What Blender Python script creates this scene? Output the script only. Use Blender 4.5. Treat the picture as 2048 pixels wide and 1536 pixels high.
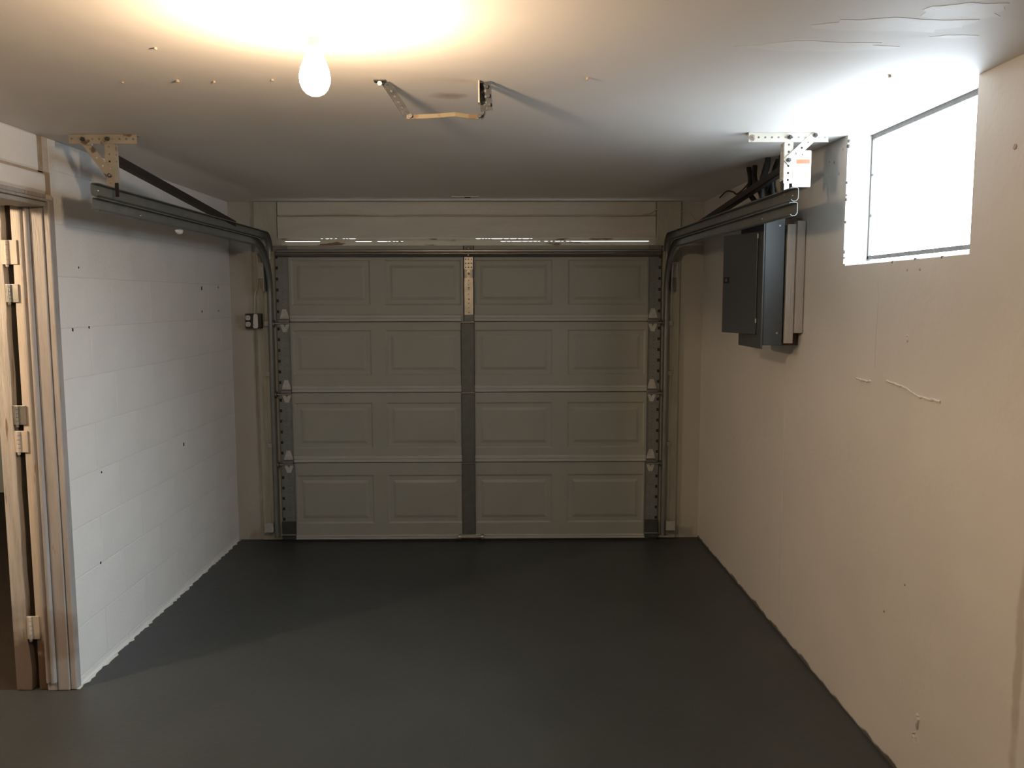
import bpy, math, random
from mathutils import Vector, Matrix

# ------------------------------------------------------------------ scene, camera, world
for o in list(bpy.data.objects):
    bpy.data.objects.remove(o, do_unlink=True)
S = bpy.context.scene
COL = S.collection
R = math.radians

F_PX = 1657.5
CAM = Vector((0.2052, -5.2843, 1.571))
PITCH, YAW, ROLL = 0.1027, 0.0125, -0.0019

def cam_dir(u, v):
    c, s = math.cos(ROLL), math.sin(ROLL)
    u, v = c*u + s*v, -s*u + c*v
    x, y2, z2 = u, F_PX, -v
    c, s = math.cos(PITCH), math.sin(PITCH)
    y, z = y2*c + z2*s, -y2*s + z2*c
    c, s = math.cos(YAW), math.sin(YAW)
    return Vector((x*c + y*s, -x*s + y*c, z))

fwd = cam_dir(0, 0).normalized()
rgt = (cam_dir(1, 0) - cam_dir(0, 0)).normalized()
upv = (cam_dir(0, -1) - cam_dir(0, 0)).normalized()
cd = bpy.data.cameras.new('camera')
cd.sensor_width = 36.0
cd.lens = 36.0*F_PX/2048.0
cd.clip_start = 0.05
cam = bpy.data.objects.new('camera', cd)
M = Matrix((rgt, upv, -fwd)).transposed().to_4x4()
M.translation = CAM
cam.matrix_world = M
COL.objects.link(cam)
S.camera = cam

W = bpy.data.worlds.new('outdoor_sky')
W.use_nodes = True
W.node_tree.nodes['Background'].inputs[0].default_value = (0.86, 0.94, 1.0, 1)
W.node_tree.nodes['Background'].inputs[1].default_value = 3.0
S.world = W

S.view_settings.view_transform = 'Standard'
S.view_settings.look = 'None'
S.view_settings.exposure = 0.06
S.view_settings.gamma = 1.0
S.view_settings.use_curve_mapping = False
S.cycles.max_bounces = 5
S.cycles.diffuse_bounces = 4
S.cycles.glossy_bounces = 2
S.cycles.transmission_bounces = 2
S.cycles.caustics_reflective = False
S.cycles.caustics_refractive = False
S.cycles.use_adaptive_sampling = True
S.cycles.adaptive_threshold = 0.03

# light levels (watt-per-steradian like units used by the builders below)
BULB_RADIANCE = 600.0          # main bulb
BULB_COLOR = (1.0, 0.715, 0.455)
SIDE_RADIANCE = 1500.0           # bulb of the side room
WINDOW_RADIANCE = 11.0          # daylight through the glass blocks
WINDOW_COLOR = (0.78, 0.92, 1.04)
SKY_FILL = 6.5                  # added area light in the window recess, aimed downward

H = 2.181                       # ceiling
XL = -1.52                      # left wall face
YB = 0.05                       # garage front wall, room face
DOORWAY_Y = -2.05               # far jamb of the side doorway
def XRF(y):                     # right wall face
    return 1.497 - 0.0076*y

# area light added inside the recess, standing in for downward sky light
ld = bpy.data.lights.new('window_fill_light', 'AREA')
ld.shape = 'RECTANGLE'; ld.size = 0.78; ld.size_y = 0.34
ld.energy = SKY_FILL; ld.color = (0.78, 0.93, 1.0); ld.spread = R(62)
lo_ = bpy.data.objects.new('window_fill_light', ld); COL.objects.link(lo_)
lo_.location = (1.560, -2.525, 1.945)
dv = Vector((-1.0, 0.13, -0.62)).normalized()
lo_.rotation_euler = dv.to_track_quat('-Z', 'Y').to_euler()

# ------------------------------------------------------------------ mesh helpers
class MB:
    def __init__(self):
        self.v, self.f = [], []
    def add(self, vs, fs):
        n = len(self.v)
        self.v += [tuple(p) for p in vs]
        self.f += [tuple(i+n for i in f) for f in fs]
        return self
    def hexa(self, p):           # 8 points: bottom ring 0-3 ccw, top ring 4-7
        return self.add(p, [(3,2,1,0),(4,5,6,7),(0,1,5,4),(1,2,6,5),(2,3,7,6),(3,0,4,7)])
    def box(self, x0,x1,y0,y1,z0,z1):
        return self.hexa([(x0,y0,z0),(x1,y0,z0),(x1,y1,z0),(x0,y1,z0),(x0,y0,z1),(x1,y0,z1),(x1,y1,z1),(x0,y1,z1)])
    def prism(self, poly, a, b, fn):   # poly of 2d points, extruded from a to b, fn(p,q,t)->xyz
        n = len(poly)
        vs = [fn(p,q,a) for p,q in poly] + [fn(p,q,b) for p,q in poly]
        fs = [tuple(range(n-1,-1,-1)), tuple(range(n,2*n))]
        fs += [(i,(i+1)%n,n+(i+1)%n,n+i) for i in range(n)]
        return self.add(vs, fs)
    def tube(self, pts, r, n=10, cap=True):
        pts = [Vector(p) for p in pts]
        t0 = (pts[1]-pts[0]).normalized()
        a = t0.orthogonal().normalized()
        rings = []
        for i,p in enumerate(pts):
            if i == 0: t = pts[1]-pts[0]
            elif i == len(pts)-1: t = pts[-1]-pts[-2]
            else: t = (pts[i+1]-pts[i]).normalized() + (pts[i]-pts[i-1]).normalized()
            t.normalize()
            a = (a - t*a.dot(t)).normalized()
            b = t.cross(a)
            rr = r[i] if isinstance(r,(list,tuple)) else r
            rings.append([p + a*(rr*math.cos(2*math.pi*k/n)) + b*(rr*math.sin(2*math.pi*k/n)) for k in range(n)])
        vs = [q for g in rings for q in g]
        fs = []
        for i in range(len(rings)-1):
            for k in range(n):
                fs.append((i*n+k, i*n+(k+1)%n, (i+1)*n+(k+1)%n, (i+1)*n+k))
        if cap:
            fs.append(tuple(range(n-1,-1,-1)))
            fs.append(tuple(range((len(rings)-1)*n, len(rings)*n)))
        return self.add(vs, fs)
    def lathe(self, prof, c, n=24):    # prof [(r,z)] around vertical axis at c=(x,y)
        vs, fs = [], []
        for r,z in prof:
            for k in range(n):
                a = 2*math.pi*k/n
                vs.append((c[0]+r*math.cos(a), c[1]+r*math.sin(a), z))
        for i in range(len(prof)-1):
            for k in range(n):
                fs.append((i*n+k, i*n+(k+1)%n, (i+1)*n+(k+1)%n, (i+1)*n+k))
        fs.append(tuple(range(n-1,-1,-1)))
        fs.append(tuple(range((len(prof)-1)*n, len(prof)*n)))
        return self.add(vs, fs)
    def disc(self, c, axis, r, h, n=10):
        c = Vector(c); axis = Vector(axis).normalized()
        return self.tube([c, c+axis*h], r, n)
    def perf(self, O, U, V, L, Wd, n, r, t):   # perforated strip: length L along U, width Wd along V
        O, U, V = Vector(O), Vector(U).normalized(), Vector(V).normalized()
        N = U.cross(V).normalized()
        p = L/n
        for i in range(n):
            c = O + U*(p*(i+.5)) + V*(Wd/2)
            a, b = p/2, Wd/2
            outer = [(a,0),(a,b),(0,b),(-a,b),(-a,0),(-a,-b),(0,-b),(a,-b)]
            inner = [(r*math.cos(k*math.pi/4), r*math.sin(k*math.pi/4)) for k in range(8)]
            vs = []
            for d in (0, t):
                vs += [c+U*x+V*y+N*d for x,y in outer] + [c+U*x+V*y+N*d for x,y in inner]
            fs = []
            for k in range(8):
                j = (k+1)%8
                fs += [(k,8+k,8+j,j), (16+k,16+j,24+j,24+k), (8+k,24+k,24+j,8+j)]
                on_end = (k in (0,7) and i < n-1) or (k in (3,4) and i > 0)
                if not on_end:
                    fs.append((k,j,16+j,16+k))
            self.add(vs, fs)
        return self
    def sweep(self, loop, path, fn):   # closed 2d loop carried along path of frames; fn(frame,o,n)->xyz
        m = len(loop)
        vs = [fn(fr,o,n) for fr in path for o,n in loop]
        fs = []
        for i in range(len(path)-1):
            for k in range(m):
                fs.append((i*m+k, i*m+(k+1)%m, (i+1)*m+(k+1)%m, (i+1)*m+k))
        fs.append(tuple(range(m-1,-1,-1)))
        fs.append(tuple(range((len(path)-1)*m, len(path)*m)))
        return self.add(vs, fs)
    def mesh(self, name, mat, smooth=False):
        me = bpy.data.meshes.new(name)
        me.from_pydata(self.v, [], self.f)
        me.materials.append(mat)
        me.validate()
        import bmesh
        bm = bmesh.new(); bm.from_mesh(me)
        bmesh.ops.recalc_face_normals(bm, faces=bm.faces)
        bm.to_mesh(me); bm.free()
        if smooth:
            me.shade_smooth()
            try: me.set_sharp_from_angle(angle=R(40))
            except Exception: pass
        me.update()
        return me
    def build(self, name, mat, parent=None, smooth=False, bevel=0, seg=2):
        o = bpy.data.objects.new(name, self.mesh(name, mat, smooth))
        COL.objects.link(o)
        if parent is not None: o.parent = parent
        if bevel:
            b = o.modifiers.new('bevel', 'BEVEL'); b.width = bevel; b.segments = seg
            b.limit_method = 'ANGLE'; b.angle_limit = R(35)
        return o

def box(name, mat, parent, x0,x1,y0,y1,z0,z1, bevel=0):
    return MB().box(x0,x1,y0,y1,z0,z1).build(name, mat, parent, bevel=bevel)
def tag(o, label, cat, group=None):
    o['label'] = label; o['category'] = cat
    if group: o['group'] = group
    return o
def empty(name, loc=(0,0,0)):
    o = bpy.data.objects.new(name, None); o.empty_display_size = 0.05
    COL.objects.link(o)
    return o
def struct(o, label=None, cat=None):
    o['kind'] = 'structure'
    if label: o['label'] = label
    if cat: o['category'] = cat
    return o
def smooth_pts(ctrl, k=8):           # Catmull-Rom through control points
    P = [Vector(p) for p in ctrl]
    P = [P[0]*2-P[1]] + P + [P[-1]*2-P[-2]]
    out = []
    for i in range(1, len(P)-2):
        for j in range(k):
            t = j/k
            a,b,c,d = P[i-1],P[i],P[i+1],P[i+2]
            out.append(0.5*((2*b)+(c-a)*t+(2*a-5*b+4*c-d)*t*t+(3*b-a-3*c+d)*t**3))
    out.append(P[-2])
    return out

# ------------------------------------------------------------------ materials
def mat(name, col, rough=0.6, metal=0.0, var=0.06, scale=6.0, bump=0.0, bscale=60.0, col2=None, spot=None, stretch=None, spec=0.5, coords='Object'):
    m = bpy.data.materials.new(name); m.use_nodes = True
    nt = m.node_tree; N = nt.nodes; L = nt.links
    b = N['Principled BSDF']
    b.inputs['Roughness'].default_value = rough
    b.inputs['Metallic'].default_value = metal
    b.inputs['Specular IOR Level'].default_value = spec
    tc = N.new('ShaderNodeTexCoord')
    src = tc.outputs[coords]
    if stretch:
        mp = N.new('ShaderNodeMapping'); mp.inputs['Scale'].default_value = stretch
        L.new(src, mp.inputs[0]); src = mp.outputs[0]
    nz = N.new('ShaderNodeTexNoise'); nz.inputs['Scale'].default_value = scale; nz.inputs['Detail'].default_value = 3
    L.new(src, nz.inputs['Vector'])
    rp = N.new('ShaderNodeValToRGB')
    c1 = [max(0,c*(1-var)) for c in col]; c2 = [min(1,c*(1+var)) for c in col]
    rp.color_ramp.elements[0].position = 0.3; rp.color_ramp.elements[1].position = 0.7
    rp.color_ramp.elements[0].color = (*c1,1); rp.color_ramp.elements[1].color = (*c2,1)
    L.new(nz.outputs['Fac'], rp.inputs[0])
    out = rp.outputs[0]
    if spot:            # (colour, threshold, scale) : worn patches with their own shape
        for (sc, th, ss) in ([spot] if not isinstance(spot, list) else spot):
            n2 = N.new('ShaderNodeTexNoise'); n2.inputs['Scale'].default_value = ss; n2.inputs['Detail'].default_value = 4
            L.new(src, n2.inputs['Vector'])
            r2 = N.new('ShaderNodeValToRGB')
            r2.color_ramp.elements[0].position = th; r2.color_ramp.elements[1].position = min(1, th+0.05)
            L.new(n2.outputs['Fac'], r2.inputs[0])
            mx = N.new('ShaderNodeMix'); mx.data_type = 'RGBA'
            L.new(r2.outputs[0], mx.inputs['Factor']); L.new(out, mx.inputs['A']); mx.inputs['B'].default_value = (*sc,1)
            out = mx.outputs['Result']
    L.new(out, b.inputs['Base Color'])
    if bump:
        n3 = N.new('ShaderNodeTexNoise'); n3.inputs['Scale'].default_value = bscale; n3.inputs['Detail'].default_value = 3
        L.new(src, n3.inputs['Vector'])
        bp = N.new('ShaderNodeBump'); bp.inputs['Strength'].default_value = bump; bp.inputs['Distance'].default_value = 0.01
        L.new(n3.outputs['Fac'], bp.inputs['Height']); L.new(bp.outputs[0], b.inputs['Normal'])
    m['out'] = 0
    return m

def add_mask(m, color, fn):
    """Blend another paint colour in: fn(nodes, links, object coordinate socket) -> factor socket."""
    nt = m.node_tree; N = nt.nodes; L = nt.links
    b = N['Principled BSDF']
    old = b.inputs['Base Color'].links[0].from_socket
    tc = N.new('ShaderNodeTexCoord')
    fac = fn(N, L, tc.outputs['Object'])
    mx = N.new('ShaderNodeMix'); mx.data_type = 'RGBA'
    L.new(fac, mx.inputs['Factor']); L.new(old, mx.inputs['A']); mx.inputs['B'].default_value = (*color,1)
    L.new(mx.outputs['Result'], b.inputs['Base Color'])

def edge_mask(axis_scale, axis, limit, wob, nscale, soft=0.004):
    """1 below `limit` along an axis with a ragged brush edge."""
    def fn(N, L, co):
        sp = N.new('ShaderNodeSeparateXYZ'); L.new(co, sp.inputs[0])
        nz = N.new('ShaderNodeTexNoise'); nz.inputs['Scale'].default_value = nscale; nz.inputs['Detail'].default_value = 3
        L.new(co, nz.inputs['Vector'])
        ma = N.new('ShaderNodeMath'); ma.operation = 'MULTIPLY_ADD'
        L.new(nz.outputs['Fac'], ma.inputs[0]); ma.inputs[1].default_value = -wob
        L.new(sp.outputs[axis], ma.inputs[2])
        mr = N.new('ShaderNodeMapRange'); L.new(ma.outputs[0], mr.inputs['Value'])
        mr.inputs['From Min'].default_value = limit-wob*0.5+soft; mr.inputs['From Max'].default_value = limit-wob*0.5-soft
        return mr.outputs[0]
    return fn
def blob_mask(c, rad, wob, nscale, soft=0.3, gain=1.0):
    def fn(N, L, co):
        su = N.new('ShaderNodeVectorMath'); su.operation = 'SUBTRACT'; L.new(co, su.inputs[0]); su.inputs[1].default_value = c
        di = N.new('ShaderNodeVectorMath'); di.operation = 'DIVIDE'; L.new(su.outputs[0], di.inputs[0]); di.inputs[1].default_value = rad
        le = N.new('ShaderNodeVectorMath'); le.operation = 'LENGTH'; L.new(di.outputs[0], le.inputs[0])
        nz = N.new('ShaderNodeTexNoise'); nz.inputs['Scale'].default_value = nscale; nz.inputs['Detail'].default_value = 3
        L.new(co, nz.inputs['Vector'])
        ma = N.new('ShaderNodeMath'); ma.operation = 'MULTIPLY_ADD'
        L.new(nz.outputs['Fac'], ma.inputs[0]); ma.inputs[1].default_value = wob; L.new(le.outputs['Value'], ma.inputs[2])
        mr = N.new('ShaderNodeMapRange'); L.new(ma.outputs[0], mr.inputs['Value'])
        mr.inputs['From Min'].default_value = 1+wob*0.5; mr.inputs['From Max'].default_value = 1+wob*0.5-soft
        mr.inputs['To Max'].default_value = gain
        return mr.outputs[0]
    return fn

M_wall = mat('white_masonry_paint', (0.74,0.725,0.70), 0.55, var=0.04, scale=3, bump=0.25, bscale=45)
M_block = mat('white_block_paint', (0.80,0.80,0.80), 0.5, var=0.03, scale=4, bump=0.30, bscale=70, coords='Object')
M_mortar = mat('painted_mortar', (0.66,0.64,0.62), 0.7, var=0.06, scale=8, bump=0.3, bscale=80)
M_joint = mat('stained_joint', (0.42,0.34,0.26), 0.8, var=0.15, scale=12, bump=0.3, bscale=60)
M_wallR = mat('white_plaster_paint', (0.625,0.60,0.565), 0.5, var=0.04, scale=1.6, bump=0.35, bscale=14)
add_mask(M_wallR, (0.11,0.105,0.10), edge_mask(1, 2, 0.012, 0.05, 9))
add_mask(M_wallR, (0.33,0.27,0.22), blob_mask((1.52,-3.27,0.62),(0.06,0.022,0.33), 1.2, 14, 0.5, 0.55))
M_ceil = mat('ceiling_paint', (0.76,0.725,0.685), 0.6, var=0.035, scale=1.2, bump=0.28, bscale=5)
add_mask(M_ceil, (0.36,0.25,0.16), blob_mask((0.05,-2.70,H),(0.07,0.05,0.2), 0.9, 22, 0.9, 0.7))
M_floor = mat('grey_floor_paint', (0.043,0.048,0.048), 0.42, var=0.10, scale=1.5, bump=0.10, bscale=35, spec=0.4)
M_floor2 = mat('dark_side_floor', (0.035,0.027,0.022), 0.7, var=0.15, scale=3, bump=0.15, bscale=35, spec=0.2)  # darker brown tone beyond the doorway line
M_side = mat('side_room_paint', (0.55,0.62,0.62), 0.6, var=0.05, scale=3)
M_sidedark = mat('side_room_dark_tone', (0.16,0.19,0.20), 0.6, var=0.08, scale=3)  # darker tone for the recessed stretch of side room wall
M_trim = mat('cream_trim_paint', (0.35,0.335,0.33), 0.5, var=0.10, scale=5, bump=0.2, bscale=30, stretch=(6,6,0.8), spot=((0.30,0.20,0.12),0.66,9))
add_mask(M_trim, (0.24,0.19,0.16), blob_mask((-1.60,-2.06,0.22),(0.30,0.10,0.13), 1.3, 12, 0.6, 0.75))
M_trim2 = mat('tan_jamb_paint', (0.56,0.51,0.46), 0.55, var=0.10, scale=5, stretch=(6,6,0.8), bump=0.2, bscale=30)
add_mask(M_trim2, (0.10,0.06,0.04), edge_mask(1, 2, 0.20, 0.30, 9, 0.05))
M_rough = mat('worn_wood_paint', (0.46,0.44,0.42), 0.65, var=0.2, scale=6, stretch=(9,9,0.7), bump=0.4, bscale=30, spot=((0.22,0.15,0.10),0.62,7))
add_mask(M_rough, (0.17,0.13,0.10), edge_mask(1, 2, 0.22, 0.40, 7, 0.06))
M_dark = mat('shaded_recess_wood', (0.05,0.042,0.03), 0.8, var=0.2, scale=10)  # shade of the jamb gap put into the rabbet's colour
M_wallback = mat('garage_front_wall_paint', (0.43,0.42,0.385), 0.6, var=0.05, scale=3, bump=0.2, bscale=30)
add_mask(M_wallback, (0.17,0.12,0.08), blob_mask((-1.375,0.05,1.2),(0.016,0.1,1.3), 0.9, 9, 0.8, 0.55))
M_casing = mat('garage_casing_paint', (0.39,0.39,0.335), 0.55, var=0.08, scale=5, stretch=(5,5,1), bump=0.25, bscale=30, spot=((0.28,0.20,0.13),0.70,6))
M_header = mat('header_board_paint', (0.53,0.52,0.475), 0.5, var=0.05, scale=4, stretch=(1,5,5), bump=0.2, bscale=25)
M_strip = mat('rusty_weather_strip', (0.50,0.45,0.37), 0.55, var=0.08, scale=6, spot=((0.16,0.08,0.04),0.60,5), stretch=(1.2,1,6))
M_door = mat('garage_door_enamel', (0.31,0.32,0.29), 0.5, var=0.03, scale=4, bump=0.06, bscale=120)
M_rail = mat('garage_door_rail_enamel', (0.39,0.405,0.385), 0.45, var=0.04, scale=4)
M_galv = mat('galvanized_steel', (0.40,0.40,0.38), 0.38, 0.75, var=0.14, scale=30, bump=0.05, bscale=60)
M_strut = mat('dull_strut_steel', (0.21,0.205,0.195), 0.36, 0.8, var=0.10, scale=14, stretch=(0.6,4,4))
M_stile = mat('zinc_stile', (0.19,0.205,0.205), 0.48, 0.35, var=0.10, scale=25)
M_cstile = mat('dull_centre_stile_steel', (0.12,0.13,0.12), 0.5, 0.35, var=0.10, scale=25)
M_corner = mat('dark_corner_steel', (0.055,0.057,0.055), 0.5, 0.3, var=0.15, scale=25)
M_hinge = mat('pale_hinge_zinc', (0.46,0.47,0.45), 0.45, 0.35, var=0.15, scale=30)
M_plate = mat('bright_zinc_plate', (0.36,0.34,0.30), 0.40, 0.8, var=0.14, scale=25, bump=0.10, bscale=50)
M_track = mat('track_steel', (0.185,0.197,0.19), 0.38, 0.35, var=0.10, scale=12)
M_brace = mat('dark_angle_iron', (0.026,0.021,0.019), 0.6, 0.3, var=0.15, scale=12)
M_cream = mat('cream_painted_angle', (0.37,0.325,0.255), 0.5, var=0.10, scale=12, spot=((0.13,0.085,0.055),0.57,18))
M_creamR = mat('white_painted_angle', (0.50,0.475,0.41), 0.5, var=0.05, scale=12, spot=((0.20,0.15,0.11),0.68,18))
M_bracket = mat('peeling_bracket_paint', (0.17,0.145,0.10), 0.5, var=0.10, scale=12, spot=((0.12,0.085,0.055),0.55,22))
M_bracketdark = mat('speckled_bracket_steel', (0.055,0.058,0.062), 0.5, 0.2, var=0.3, scale=30, spot=((0.45,0.43,0.40),0.68,35))
M_black = mat('black_rubber', (0.010,0.010,0.010), 0.6, var=0.2, scale=10)
M_cable = mat('black_cable_jacket', (0.012,0.012,0.013), 0.5, var=0.2, scale=10)
M_creamcable = mat('painted_cable_jacket', (0.50,0.44,0.36), 0.5, var=0.08, scale=10)
M_panel = mat('panel_grey_enamel', (0.052,0.058,0.062), 0.4, 0.0, var=0.05, scale=5, bump=0.04, bscale=90)
M_panelbox = mat('panel_box_enamel', (0.046,0.052,0.056), 0.42, 0.0, var=0.05, scale=5)
M_batten = mat('white_batten_paint', (0.36,0.33,0.295), 0.5, var=0.06, scale=5, stretch=(6,6,1), bump=0.15, bscale=30)
M_brown = mat('bare_brown_timber', (0.10,0.055,0.035), 0.7, var=0.2, scale=8)
M_tag = mat('white_tag_paper', (0.72,0.72,0.71), 0.6, var=0.02, scale=5)
M_orange = mat('orange_print', (0.50,0.15,0.07), 0.6, var=0.18, scale=30, stretch=(4,1,1))
M_white = mat('white_plastic', (0.62,0.61,0.58), 0.4, var=0.03, scale=8)
M_outbox = mat('dark_outlet_box', (0.030,0.024,0.020), 0.5, var=0.2, scale=20)
M_porc = mat('white_porcelain', (0.80,0.79,0.76), 0.25, var=0.02, scale=5)
M_hole = mat('dark_hole', (0.02,0.018,0.016), 0.9, var=0.1, scale=10)
M_whitepaint = mat('white_paint_overspill', (0.75,0.74,0.72), 0.5, var=0.05, scale=10)
M_patch = mat('peeled_ceiling_paint', (0.80,0.77,0.73), 0.55, var=0.03, scale=4, bump=0.2, bscale=12)
M_grout = mat('window_mortar', (0.16,0.16,0.16), 0.8, var=0.12, scale=20, bump=0.3, bscale=60)

def emit_mat(name, color, strength, var=0.0, scale=5):
    m = bpy.data.materials.new(name); m.use_nodes = True
    N = m.node_tree.nodes; L = m.node_tree.links
    b = N['Principled BSDF']
    b.inputs['Base Color'].default_value = (0.8,0.8,0.8,1)
    b.inputs['Roughness'].default_value = 0.15
    b.inputs['Emission Color'].default_value = (*color,1)
    b.inputs['Emission Strength'].default_value = strength
    return m
M_bulb = emit_mat('lit_bulb_glass', BULB_COLOR, BULB_RADIANCE)
M_bulb2 = emit_mat('lit_side_bulb_glass', BULB_COLOR, SIDE_RADIANCE)
M_glass = emit_mat('daylit_glass_block', WINDOW_COLOR, WINDOW_RADIANCE)

# ------------------------------------------------------------------ the setting
rnd = random.Random(4)
fl = MB()
fl.box(-1.76,1.75,-7.2,0.30,-0.10,0.0)
fl.box(-5.0,-1.76,-7.2,DOORWAY_Y,-0.10,0.0)
struct(fl.build('floor', M_floor))
struct(box('floor_side_room', M_floor2, None, -5.0,-1.76,DOORWAY_Y,1.8,-0.10,0.0))
ce = struct(box('ceiling', M_ceil, None, -1.76,1.75,-7.2,0.16,H,H+0.12))
struct(box('ceiling_side_room', M_ceil, None, -5.0,-1.76,-7.2,1.8,H,H+0.12))

def patch(name, cx, cy, pts, th, m, parent, plane='ceil'):
    poly = pts
    mb = MB()
    mb.prism(poly, 0, th, lambda p,q,t: (cx+p, cy+q, H-t))
    return mb.build(name, m, parent, bevel=min(0.0012, th*0.4), seg=1)
def ragged(rx, ry, n, j, ph=0):
    return [(rx*math.cos(2*math.pi*k/n+ph)*(1+rnd.uniform(-j,j)), ry*math.sin(2*math.pi*k/n+ph)*(1+rnd.uniform(-j,j))) for k in range(n)]
# plaster flakes and small stubs on the ceiling
for (cx,cy,rx,ry,j) in [(1.10,-3.36,0.17,0.05,0.28),(0.98,-3.20,0.16,0.045,0.3),(1.20,-3.46,0.10,0.05,0.3),(1.27,-3.28,0.05,0.012,0.3)]:
    patch('plaster_flake', cx, cy, ragged(rx,ry,18,j), 0.0006, M_patch, ce)
for (cx,cy,r,h) in [(0.446,-2.912,0.006,0.014),(-0.699,-2.879,0.007,0.012),(-0.431,-2.891,0.006,0.010),(-0.636,-3.181,0.006,0.010),(1.276,-2.942,0.006,0.012),(-0.86,-2.86,0.005,0.008),(-0.60,-2.87,0.005,0.010),(-1.15,-3.17,0.006,0.010),(-0.30,-2.86,0.005,0.008)]:
    r, h = r*0.75, h*0.6
    MB().lathe([(r*0.4,H-h),(r,H-h*0.8),(r*0.8,H)],(cx,cy),8).build('nail_stub', M_joint, ce, smooth=True)
sl = MB().box(-0.016,0.024,-0.222,-0.200,H-0.006,H)
sl.build('ceiling_slot', M_hole, ce)
MB().box(-0.09,0.07,-0.245,-0.185,H-0.004,H-0.0005).build('slot_plate', M_ceil, ce)

# left wall : mortar core, painted blocks, lintel
wl = MB()
wl.box(-1.755, XL-0.0016, DOORWAY_Y+0.035, 0.25, 0, H)
wl.box(-1.755, XL-0.0016, -3.22, DOORWAY_Y+0.035, 1.968, H)
wl.box(-1.755, XL, -7.2, -3.22, 0, H)
wall_left = struct(wl.build('wall_left', M_mortar))
def block_mesh(ly, lz, m, proud=0.0, ch=0.0030, dp=0.0009):
    mb = MB(); x1 = proud
    a = [(-0.02,0,0),(-0.02,ly,0),(-0.02,ly,lz),(-0.02,0,lz)]
    b = [(x1-dp,0,0),(x1-dp,ly,0),(x1-dp,ly,lz),(x1-dp,0,lz)]
    c = [(x1,ch,ch),(x1,ly-ch,ch),(x1,ly-ch,lz-ch),(x1,ch,lz-ch)]
    fs = [(0,1,2,3)]
    for o in (0,4):
        for i in range(4): fs.append((o+i,o+(i+1)%4,o+4+(i+1)%4,o+4+i))
    fs.append((8,9,10,11))
    mb.add(a+b+c, fs)
    return mb.mesh('block', m)
cache = {}
bed = [0.0] + [0.036+0.203*k for k in range(0,11)] + [H]
GAP = 0.0018
for ci in range(len(bed)-1):
    z0, z1 = bed[ci], bed[ci+1]
    y = 0.05
    off = 0.203 if ci % 2 else 0.406
    yend = DOORWAY_Y+0.02
    first = True
    while y > yend+0.02:
        ln = off if first else 0.406
        first = False
        y2 = max(y-ln, yend)
        if y2 - yend < 0.05: y2 = yend
        key = (round(y-y2,3), round(z1-z0,3))
        if key not in cache: cache[key] = block_mesh(y-y2-GAP, z1-z0-GAP, M_block)
        o = bpy.data.objects.new('block', cache[key]); COL.objects.link(o)
        o.location = (XL+rnd.uniform(-0.0006,0.0004), y2+GAP/2, z0+GAP/2); o.parent = wall_left
        y = y2
for (y0,y1,z0,z1) in [(-2.62,-2.112,2.050,H-0.002),(-3.22,-2.630,2.050,H-0.002),(-2.80,-2.070,1.972,2.040),(-3.22,-2.81,1.972,2.040)]:
    o = bpy.data.objects.new('lintel_block', block_mesh(y1-y0, z1-z0, M_block, 0.006, 0.006, 0.005)); COL.objects.link(o)
    o.location = (XL, y0, z0); o.parent = wall_left
jb = MB(); jb.box(XL-0.01,XL+0.0004,-2.112,-2.075,2.045,H); jb.box(XL-0.01,XL+0.0004,-2.070,-2.030,1.965,2.052); jb.box(XL-0.01,XL+0.0004,-3.2,-2.07,2.040,2.050)
jb.build('stained_joint', M_joint, wall_left)
for (y,z,r) in [(-0.462,1.632,0.010),(-0.182,1.642,0.006),(-0.828,0.788,0.009),(-1.924,1.449,0.006),(-1.79,1.454,0.005),(-0.47,1.50,0.006),(-0.19,1.50,0.005),(-1.75,0.83,0.004),(-1.80,0.445,0.005),(-1.85,1.70,0.004)]:
    MB().prism([(r*math.cos(k*0.7854)*(0.6+0.3*(k%2)), r*math.sin(k*0.7854)*(1.3 if k%3 else 0.9)) for k in range(8)], 0, 0.004, lambda p,q,t: (XL-0.002+t, y+p, z+q)).build('nail_hole', M_hole, wall_left)
# ragged white paint line on the floor along the left wall
pv = []; n = 90
for i in range(n+1):
    y = 0.03 + (DOORWAY_Y-0.03)*i/n
    pv.append((y, 0.006+rnd.random()**2*0.016))
poly = [(XL+w, y) for y,w in pv] + [(XL-0.002, DOORWAY_Y), (XL-0.002, 0.03)]
mb = MB(); mb.prism(poly, 0.0002, 0.003, lambda p,q,t: (p,q,t)); mb.build('paint_overspill', M_whitepaint, wall_left)

# right wall with the window recess
WY0, WY1, WZ = -2.948, -2.100, 1.692
def rbox(mb, y0, y1, z0, z1, t=0.26, off=0.0):
    return mb.hexa([(XRF(y0)-off,y0,z0),(XRF(y0)+t,y0,z0),(XRF(y1)+t,y1,z0),(XRF(y1)-off,y1,z0),
                    (XRF(y0)-off,y0,z1),(XRF(y0)+t,y0,z1),(XRF(y1)+t,y1,z1),(XRF(y1)-off,y1,z1)])
wr = MB()
rbox(wr, WY1, 0.25, 0, H); rbox(wr, -7.2, WY0, 0, H); rbox(wr, WY0, WY1, 0, WZ)
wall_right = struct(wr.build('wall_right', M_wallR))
def ridge(pts, w, h, name, m):
    """raised ragged bead on the right wall through (y,z) points"""
    mb = MB()
    P = smooth_pts([(0,a,b) for a,b in pts], 7)
    mb.tube([(XRF(p.y)-0.001, p.y+rnd.uniform(-1,1)*w*0.35, p.z+rnd.uniform(-1,1)*w*0.35) for p in P], [w*(0.4+0.6*rnd.random()) for _ in P], 6)
    return mb.build(name, m, wall_right, smooth=True)
ridge([(-2.50,1.290),(-2.62,1.280),(-2.72,1.262),(-2.84,1.262)], 0.0055, 0, 'plaster_ridge', M_wallR)
ridge([(-2.26,1.276),(-2.33,1.274),(-2.38,1.278)], 0.005, 0, 'plaster_ridge', M_wallR)
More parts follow.
